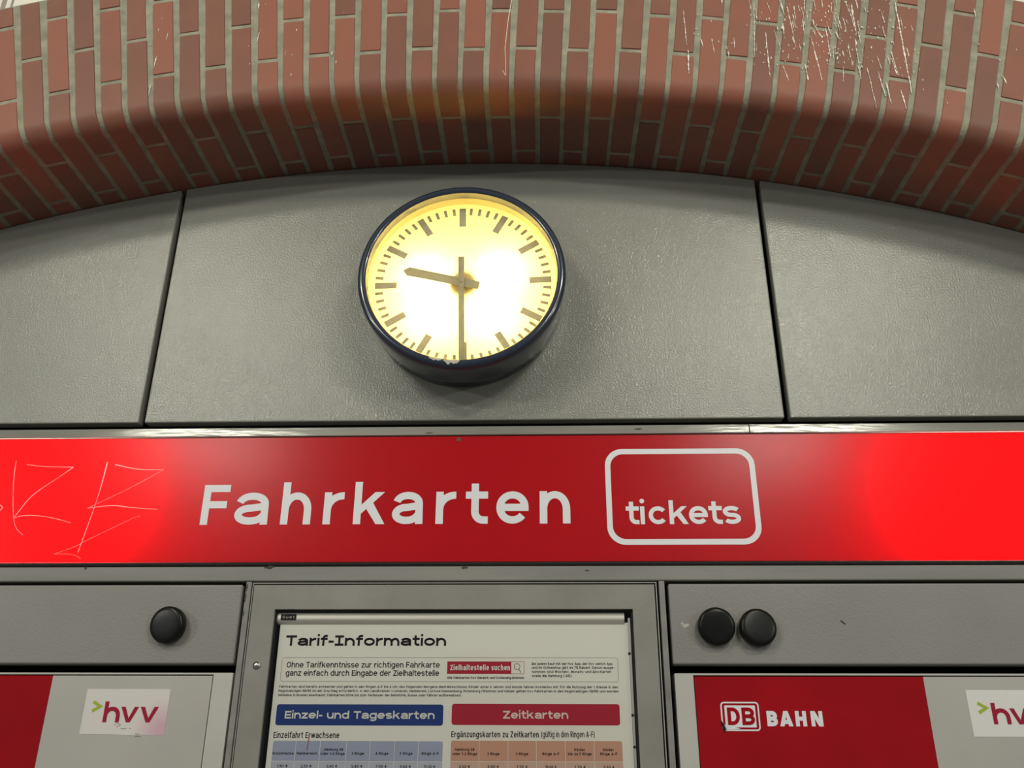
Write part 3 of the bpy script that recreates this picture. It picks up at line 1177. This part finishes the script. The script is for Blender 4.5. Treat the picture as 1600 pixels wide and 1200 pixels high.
# paint chips on the lower rim: follow the rounded front of the rim
def rim_patch(a0, a1, r0, r1, seed, name='paint_chip'):
    prof_ = [(0.2326, -0.1387), (0.2360, -0.1412), (0.2420, -0.1420), (0.2475, -0.1409), (0.2515, -0.1369)]
    V, F = [], []
    N_ = 14

    def P(a, t):
        t = t * (len(prof_) - 1)
        i = min(int(t), len(prof_) - 2)
        f = t - i
        r = prof_[i][0] * (1 - f) + prof_[i + 1][0] * f
        y = prof_[i][1] * (1 - f) + prof_[i + 1][1] * f - 0.0003
        return (CX + r * math.sin(a), y, CZ + r * math.cos(a))
    for i in range(N_ + 1):
        t = i / N_
        a = math.radians(a0 + (a1 - a0) * t)
        nn = noise.noise(Vector((t * 4, seed, 0)))
        n2 = noise.noise(Vector((t * 5, seed, 7)))
        e = math.sin(PI * min(max(t, .04), .96)) ** .4
        lo_ = r0 + 0.10 * nn
        hi_ = lo_ + (r1 - r0) * e * (0.9 + 0.5 * n2)
        for q in range(4):
            V.append(P(a, max(0, min(1, lo_ + (hi_ - lo_) * q / 3))))
    for i in range(N_):
        for q in range(3):
            F.append((i * 4 + q, i * 4 + q + 1, i * 4 + q + 5, i * 4 + q + 4))
    return mesh(name, V, F, M_CHIP, clk, True)


rim_patch(189.5, 197.0, 0.18, 0.52, 1.3)
rim_patch(179.5, 188.5, 0.16, 0.70, 4.1)
# lamps inside the clock case
for (dx, dz, p) in [(-0.092, 0.020, 3.2), (0.092, 0.030, 3.2), (-0.075, -0.095, 2.6), (0.075, -0.095, 2.6)]:
    l = bpy.data.lights.new('clock_bulb', 'POINT')
    l.energy = p
    l.shadow_soft_size = 0.025
    l.color = (1.0, 0.80, 0.40)
    lo_ = bpy.data.objects.new('clock_bulb', l)
    COL.objects.link(lo_)
    lo_.location = (CX + dx, -0.038, CZ + dz)

# ------------------------------------------------------------------ cover panels with round black caps
def cap_(parent, x, z, ax, az, name='round_cap'):
    R_ = Matrix.Rotation(ax, 3, 'X') @ Matrix.Rotation(az, 3, 'Z')
    return lathe(name, [(0.0392, 0.002), (0.0400, -0.004), (0.0400, -0.011), (0.0385, -0.0155), (0.0345, -0.0180), (0.030, -0.0186), (0.015, -0.0190), (0.0001, -0.0190)],
                 (x, -0.006, z), M_RUBBER, parent, 64, R_)


cp = empty('cover_panel', (-1.4, 0, 1.8185), 'left grey metal cover with one black cap, over the left ticket machine', 'cover panel')
box('panel', -2.25, -0.6735, -0.001, 0.04, 1.8185, 1.9900, M_COVER, cp, 0.004, 3)
cap_(cp, -0.8245, 1.9000, math.radians(3), math.radians(-9))
cp = empty('cover_panel', (1.1, 0, 1.8185), 'right grey metal cover with two black caps, over the right ticket machine', 'cover panel')
box('panel', 0.2785, 1.95, -0.001, 0.04, 1.8185, 1.9905, M_COVER, cp, 0.004, 3)
cap_(cp, 0.3745, 1.8965, math.radians(4), math.radians(2))
cap_(cp, 0.4625, 1.8930, math.radians(-4), math.radians(6))
V, F = [], []
stroke(V, F, [(0.302, 1.906), (0.309, 1.898), (0.318, 1.902)], 0.006, lambda u, v: (u, -0.0013, v))
mesh('paint_damage', V, F, M_CHIP, cp)
V, F = [], []
stroke(V, F, [(0.646, 1.910), (0.655, 1.902)], 0.003, lambda u, v: (u, -0.0013, v))
mesh('nick', V, F, M_DARK, cp)

# ------------------------------------------------------------------ notice case with the tariff poster
nc = empty('notice_case', (-0.2, 0.03, 0.9), 'grey framed glass notice case holding the tariff poster, under the sign', 'notice case')
ZB = 0.92
ring('outer_frame', -0.6510, 0.2530, ZB - .008, 1.9940, -0.6495, 0.2510, ZB - .0065, 1.9922, -0.001, 0.08, M_STRIP, nc)
ring('door_frame', -0.6470, 0.2478, ZB, 1.9885, -0.5946, 0.1978, ZB + 0.06, 1.9345, -0.004, 0.012, M_FRAME, nc, 0.0012)
ring('inner_trim', -0.5946, 0.1978, ZB + .06, 1.9345, -0.5915, 0.1945, ZB + 0.063, 1.9315, 0.004, 0.034, M_DARK, nc)
box('back_board', -0.640, 0.242, 0.036, 0.045, ZB, 1.985, M_DARK, nc)
mesh('glass_pane', [(-0.5930, 0.006, ZB + .062), (0.1960, 0.006, ZB + .062), (0.1960, 0.006, 1.9330), (-0.5930, 0.006, 1.9330)], [(0, 1, 2, 3)], M_GLASS, nc)
sc = lathe('lock_screw', [(0.0001, -0.0045), (0.0035, -0.0045), (0.0058, -0.0028), (0.0065, -0.0008), (0.0085, -0.0008), (0.0085, 0.001)], (-0.6205, -0.0045, 1.8152), M_SCREW, nc, 32)
V, F = [], []
for x, z in [(0.1875, 1.8425), (0.1885, 1.7168), (0.1892, 1.6546), (0.19, 1.55)]:
    lathe('frame_screw', [(0.0001, -0.001), (0.0024, -0.001), (0.003, 0.001)], (x, 0.0125, z), M_DARK, nc, 16)
box('side_rail', 0.1875, 0.1925, 0.0132, 0.0165, ZB + .07, 1.918, M_ALU, nc)

# poster; measured on the wall plane, standing 14 mm behind it
po = empty('tariff_poster', (-0.2, 0.018, 1.0), 'pale printed Tarif-Information poster with blue and red headings behind glass', 'poster')
YP = 0.0140
KP = 1.007


def kx(x):
    return x * KP


def kz(z):
    return 1.6 + (z - 1.6) * KP


def pl(L_):
    return [(t, kx(a), kx(b), kz(z)) for t, a, b, z in L_]


def pflat(name, pts, y, mt, par=None):
    return flat(name, [(kx(x), kz(z)) for x, z in pts], y, mt, par or po)


paper = box('paper', kx(-0.5790), kx(0.1855), YP, YP + 0.001, 1.02, kz(1.9060), M_PAPER, po)
# clamp rail, half-round profile
V, F = [], []
rp = []
for i in range(15):
    a = math.radians(-100 + 200 * i / 14)
    rp.append((0.0160 - 0.0105 * math.cos(a), 0.0132 * math.sin(a)))
zc = kz(1.9152)
x0, x1 = kx(-0.5885), kx(0.1780)
for x in (x0, x0 + 0.004, x1 - 0.002, x1):
    kk = 0.75 if x == x0 else 1.0
    for (y, dz) in rp:
        V.append((x, 0.016 + (y - 0.016) * kk, zc + dz * kk))
for i in range(3):
    for q in range(14):
        F.append((i * 15 + q, (i + 1) * 15 + q, (i + 1) * 15 + q + 1, i * 15 + q + 1))
F.append(tuple(range(15)))
F.append(tuple(reversed(range(45, 60))))
cr = mesh('clamp_rail', V, F, M_ALU, po, False)
rl = flat('rail_badge', [(kx(-.5775), kz(1.9105)), (kx(-.5432), kz(1.9105)), (kx(-.5432), kz(1.9235)), (kx(-.5775), kz(1.9235))], 0.0050, M_INK, cr)
text('badge_lettering', [('Suet', kx(-.5735), kx(-.5470), kz(1.9142))], 0.2, 0.0055, 0.0047, M_GREYINK, cr, track=.4)

Y1, Y2, Y3 = YP - 0.0003, YP - 0.0006, YP - 0.0009
text('poster_heading', pl([('Tarif-Information', -.5633, -.2106, 1.8569)]), 0.215, 0.0222, Y1, M_INK, po, track=.10, slab=True, X=.77)


def outline(name, x0, x1, z0, z1, r, w, y, mt):
    a = rrect(kx(x0), kx(x1), kz(z0), kz(z1), r)
    b_ = rrect(kx(x0) + w, kx(x1) - w, kz(z0) + w, kz(z1) - w, r - w)
    n = len(a)
    return mesh(name, [(x, y, z) for x, z in a + b_], [(i, (i + 1) % n, n + (i + 1) % n, n + i) for i in range(n)], mt, po)


outline('notice_outline', -.5672, .1608, 1.7822, 1.8325, .006, .0008, Y1, M_GREYINK)
text('notice_text', pl([('Ohne Tarifkenntnisse zur richtigen Fahrkarte', -.5560, -.2229, 1.8113), ('ganz einfach durch Eingabe der Zielhaltestelle', -.5565, -.2236, 1.7942)]),
     0.155, 0.0118, Y1, M_INK, po, track=.10)
pflat('search_field', [(-.2065, 1.7986), (-.0690, 1.7986), (-.0690, 1.8243), (-.2065, 1.8243)], Y1, M_REDP)
sb_ = outline('search_box', -.0692, -.0404, 1.7984, 1.8244, .0012, .0008, Y1, M_REDP)
V, F = [], []
stroke(V, F, [(kx(-.0560) + .0062 * math.cos(t * PI / 12), kz(1.8137) + .0062 * math.sin(t * PI / 12)) for t in range(25)], .0010, lambda u, v: (u, Y1, v))
stroke(V, F, [(kx(-.0520), kz(1.8088)), (kx(-.0478), kz(1.8015))], .0012, lambda u, v: (u, Y1, v))
mesh('magnifier_symbol', V, F, M_INK, po)
text('search_text', pl([('Zielhaltestelle suchen', -.2000, -.0710, 1.8060)]), 0.19, 0.0112, Y2, M_WHITEP, po, track=.14)
text('search_caption', pl([('Alle Fahrkarten hvv Bereich und Schleswig-Holstein', -.2060, -.0407, 1.7882)]), 0.2, 0.0050, Y1, M_INK, po, track=.14)
text('discount_text', pl([('Bei jedem Kauf mit der hvv App, der hvv switch App', -.0240, .1489, 1.8171),
                          ('und im Onlineshop gibt es 7% Rabatt. Davon ausge-', -.0241, .1527, 1.8092),
                          ('nommen sind Wochen-, Monats- und Abo-Karten', -.0242, .1455, 1.8007),
                          ('sowie die Hamburg CARD.', -.0242, .0620, 1.7922)]), 0.17, 0.0052, Y1, M_INK, po, track=.14)
text('small_print', pl([('Fahrkarten sind bereits entwertet und gelten in den Ringen A–F bis 6 Uhr des folgenden Morgens (Betriebsschluss). Kinder unter 6 Jahren und Hunde fahren kostenlos mit. Für die Nutzung der 1. Klasse in den', -.5677, .1592, 1.7696),
                        ('Regionalzügen RB/RE ist ein Zuschlag erforderlich. In den Landkreisen Cuxhaven, Heidekreis, Lüchow-Dannenberg, Rotenburg (Wümme) und Uelzen gelten hvv Fahrkarten in den Regionalzügen RB/RE und werden', -.5682, .1602, 1.7611),
                        ('teilweise in Bussen anerkannt. Fahrkarten bitte bis zum Verlassen der Bahnhöfe, Busse oder Fähren aufbewahren!', -.5686, -.1756, 1.7524)]),
     0.19, 0.0050, Y1, mat('soft_ink', (0.045, 0.04, 0.04), rough=.5), po, track=.12)


def rbox(name, x0, x1, z0, z1, r, y, mt, par=None):
    return flat(name, rrect(kx(x0), kx(x1), kz(z0), kz(z1), r), y, mt, par or po)


b1 = rbox('blue_banner', -.5680, -.2119, 1.6943, 1.7363, .0055, Y1, M_BLUEP)
text('banner_lettering', pl([('Einzel- und Tageskarten', -.5490, -.2298, 1.7075)]), 0.20, 0.0152, Y2, M_WHITEP, b1, track=.10)
b2 = rbox('red_banner', -.1938, .1602, 1.6960, 1.7380, .0055, Y1, M_REDP)
text('banner_lettering', pl([('Zeitkarten', -.0852, .0520, 1.7086)]), 0.20, 0.0155, Y2, mat('print_cream', (0.74, 0.62, 0.56), rough=.5), b2, track=.10)
text('table_title', pl([('Einzelfahrt Erwachsene', -.5689, -.4293, 1.6692)]), 0.14, 0.0118, Y1, M_INK, po, track=.13)
text('table_title', pl([('Ergänzungskarten zu Zeitkarten', -.1935, -.0100, 1.6718)]), 0.15, 0.0118, Y1, M_INK, po, track=.13)
text('table_title', pl([('(gültig in den Ringen A–F)', -.0047, .1059, 1.6724)]), 0.11, 0.0118, Y1, M_INK, po, track=.10)


def table(name, x0, x1, z1, z2, zb, cols, m1, m2, heads, prices):
    t = rbox(name, x0, x1, z2 - .006, z1, .004, Y1, m1)
    pflat('price_row', [(x0, zb), (x1, zb), (x1, z2), (x0, z2)], Y2, m2, t)
    pflat('row_line', [(x0, z2 - .0004), (x1, z2 - .0004), (x1, z2 + .0006), (x0, z2 + .0006)], Y3, M_PAPER, t)
    for c in cols:
        pflat('column_line', [(c - .0005, zb), (c + .0005, zb), (c + .0005, z1), (c - .0005, z1)], Y3, M_PAPER, t)
    for q in heads:
        text('column_heading', pl([q]), 0.20, 0.0050, Y2, M_INK, t, track=.15)
    for q in prices:
        text('price_figure', pl([q]), 0.17, 0.0058, Y3, M_INK, t, track=.16)


cl_ = [-.5194, -.4679, -.4125, -.3626, -.3114, -.2617]
table('single_fare_table', -.5680, -.2107, 1.6637, 1.6243, 1.590, cl_, M_LBLUE, M_LBLUE2,
      [('Kurzstrecke', -.5665, -.5225, 1.6370), ('Nahbereich', -.5160, -.4725, 1.6371), ('„Hamburg AB', -.4620, -.4190, 1.6448), ('oder 1–2 Ringe', -.4660, -.4150, 1.6368),
       ('3 Ringe', -.4010, -.3745, 1.6373), ('4 Ringe', -.3505, -.3235, 1.6374), ('5 Ringe', -.3000, -.2730, 1.6376), ('Ringe A–F', -.2540, -.2185, 1.6377)],
      [(p, c - .0115, c + .0115, 1.6122) for p, c in zip(['1,90 €', '2,50 €', '3,60 €', '5,80 €', '7,90 €', '9,60 €', '11,30 €'], [-.5437, -.4937, -.4400, -.3876, -.3370, -.2866, -.2362])])
cr_ = [-.1343, -.0741, -.0154, .0445, .1043]
table('supplement_table', -.1935, .1626, 1.6653, 1.6253, 1.590, cr_, M_LORANGE, M_LORANGE2,
      [('Hamburg AB', -.1850, -.1440, 1.6458), ('oder 1–2 Ringe', -.1900, -.1385, 1.6375), ('3 Ringe', -.1175, -.0920, 1.6377), ('5 Ringe', -.0580, -.0325, 1.6379),
       ('Ringe A–F', -.0030, .0320, 1.6380), ('Kinder', .0630, .0855, 1.6462), ('bis zu 5 Ringe', .0500, .0985, 1.6382), ('Kinder', .1225, .1450, 1.6463), ('Ringe A–F', .1165, .1515, 1.6383)],
      [(p, c - .0115, c + .0115, 1.6125) for p, c in zip(['2,50 €', '5,00 €', '7,50 €', '10,00 €', '1,30 €', '2,60 €'], [-.1640, -.1045, -.0450, .0145, .0745, .1335])])
V, F = [], []
stroke(V, F, [(kx(-.4920), kz(1.6790)), (kx(-.4935), kz(1.6660)), (kx(-.4950), kz(1.6450))], 0.0016, lambda u, v: (u, YP - .0012, v))
mesh('pen_stroke', V, F, mat('faded_red_pen', (0.40, 0.08, 0.12), rough=.5), po)

# ------------------------------------------------------------------ ticket machines
ZM = 1.8004


def machine(x0, x1, label, inner0, inner1, redx):
    t = empty('ticket_machine', ((x0 + x1) / 2, 0.02, 0.0), label, 'ticket machine')
    ring('housing', x0, x1, 0.02, ZM, inner0 - .0008, inner1 + .0008, 0.10, 1.7962, 0.0, 0.19, M_MFRAME, t, 0.0015)
    box('shadow_gap', x0 + .01, x1 - .01, 0.0045, 0.015, 0.10, 1.790, M_DARK, t)
    a, b = redx
    for (p0, p1, m_, nm) in (([a, b, M_MRED, 'red_panel'],) + (([inner0 + .0012, a - .0002, M_MGREY, 'grey_panel'],) if a > inner0 + .02 else ()) +
                             (([b + .0002, inner1 - .0012, M_MGREY, 'grey_panel'],) if b < inner1 - .02 else ())):
        box(nm, p0, p1, 0.0012, 0.005, 0.11, 1.7940, m_, t, 0.0006)
    return t


YM = 0.0008


def hvv(parent, x0, z0, x1, z1, dx, dz, torn):
    P = [(x0, z0), (x1, z0), (x1, z1), (x0, z1)]
    if torn:
        P = [(x0, z0 + .0015), (x0 + .075, z0 + .0008), (x0 + .108, z0 - .0005), (x0 + .1205, z0 - .0003), (x0 + .1208, z0 + .0030), (x0 + .128, z0 + .0022), (x0 + .133, z0), (x1, z0), (x1, z1), (x0, z1)]
    s = flat('white_sticker', P, YM, M_STICK, parent)
    letters('sticker_lettering', [('h', dx - .9408, dx - .9060 + .001), ('v', dx - .9045, dx - .8660), ('v', dx - .8625, dx - .8230)], 0.215, dz + 1.6990, 0.0396, YM - .0004, M_HVV, s, X=0.79)
    V, F = [], []
    stroke(V, F, [(dx - .9672, dz + 1.7405), (dx - .9505, dz + 1.7310), (dx - .9672, dz + 1.7215)], 0.0066, lambda u, v: (u, YM - .0004, v))
    mesh('green_arrow', V, F, M_GREEN, s)
    return s


tm = machine(-2.2, -0.6712, 'ticket machine with pink-stained white sticker beside a red panel, left of the poster case', -1.80, -0.7145, (-1.79, -1.0680))
s1 = hvv(tm, -.9858, 1.6742, -.8035, 1.7665, 0, 0, True)
# pink marker smear on the sticker
M_PINK = M_STICK.copy()
M_PINK.name = 'sticker_pink_stain'
nt = M_PINK.node_tree
gg = nt.nodes.new('ShaderNodeNewGeometry')
sx = nt.nodes.new('ShaderNodeVectorMath')
sx.operation = 'DISTANCE'
sx.inputs[1].default_value = (-0.808, YM, 1.684)
nt.links.new(gg.outputs['Position'], sx.inputs[0])
rr_ = nt.nodes.new('ShaderNodeValToRGB')
rr_.color_ramp.elements[0].position = 0.012
rr_.color_ramp.elements[0].color = (0.56, 0.35, 0.41, 1)
rr_.color_ramp.elements[1].position = 0.065
rr_.color_ramp.elements[1].color = (0.62, 0.585, 0.565, 1)
nt.links.new(sx.outputs['Value'], rr_.inputs['Fac'])
nt.links.new(rr_.outputs['Color'], nt.nodes['Principled BSDF'].inputs['Base Color'])
s1.data.materials[0] = M_PINK
V, F = [], []
for P in [[(-.9135, 1.6925), (-.908, 1.698), (-.900, 1.6945), (-.908, 1.689)], [(-.8985, 1.6868), (-.893, 1.6862), (-.886, 1.6872)], [(-.880, 1.6865), (-.8765, 1.687)],
          [(-.866, 1.6705), (-.860, 1.6722), (-.853, 1.6712)]]:
    stroke(V, F, P, 0.0012, lambda u, v: (u, YM - .0003, v))
mesh('scuff_mark', V, F, mat('scuff_grey', (0.25, 0.18, 0.17), rough=.7), tm)

tm = machine(0.2800, 1.90, 'ticket machine with boxed white logo lettering on a red panel, right of the poster case', 0.3205, 1.50, (0.3215, 0.8020))
hvv(tm, 0.8850, 1.6768, 1.0675, 1.7680, 1.8715, 0.0015, False)


def frame_flat(name, x0, x1, z0, z1, r, w, y, mt, parent, ri=None):
    a = rrect(x0, x1, z0, z1, r)
    b_ = rrect(x0 + w, x1 - w, z0 + w, z1 - w, ri if ri else max(r - w, .0005))
    n = len(a)
    return mesh(name, [(x, y, z) for x, z in a + b_], [(i, (i + 1) % n, n + (i + 1) % n, n + i) for i in range(n)], mt, parent)


lg = frame_flat('logo_frame', .3715, .4515, 1.6860, 1.7432, .0075, .0030, YM, M_VINYL, tm)
flat('logo_field', rrect(.3795, .4435, 1.6930, 1.7360, .001), YM, M_VINYL, lg)
V, F = [], []
# heavy D and B
put_glyph(V, F, 'D', 0.215, .3845, 1.6975, 0.0345, YM - .0004, 0.93)
put_glyph(V, F, 'B', 0.215, .4145, 1.6975, 0.0345, YM - .0004, 1.10)
mesh('logo_letters', V, F, M_MRED, lg)
mesh('torn_edge', [(.3685, YM - .002, 1.708), (.3715, YM - .006, 1.704), (.3790, YM - .004, 1.690), (.3765, YM - .001, 1.682), (.3725, YM - .0005, 1.690)], [(0, 1, 2, 3, 4)], M_DARK, lg)
mesh('peeled_flap', [(.3775, YM - .001, 1.7000), (.3800, YM - .0015, 1.6930), (.396, YM - .001, 1.6935), (.410, YM - .0006, 1.6900), (.382, YM - .001, 1.6885), (.3765, YM - .001, 1.692)], [(0, 1, 2, 3, 4, 5)], M_VINYL, lg)
letters('brand_lettering', [('B', .4660, .4880), ('A', .4920, .5195), ('H', .5250, .5478), ('N', .5570, .5815)], 0.265, 1.6953, 0.0300, YM, M_VINYL, tm)
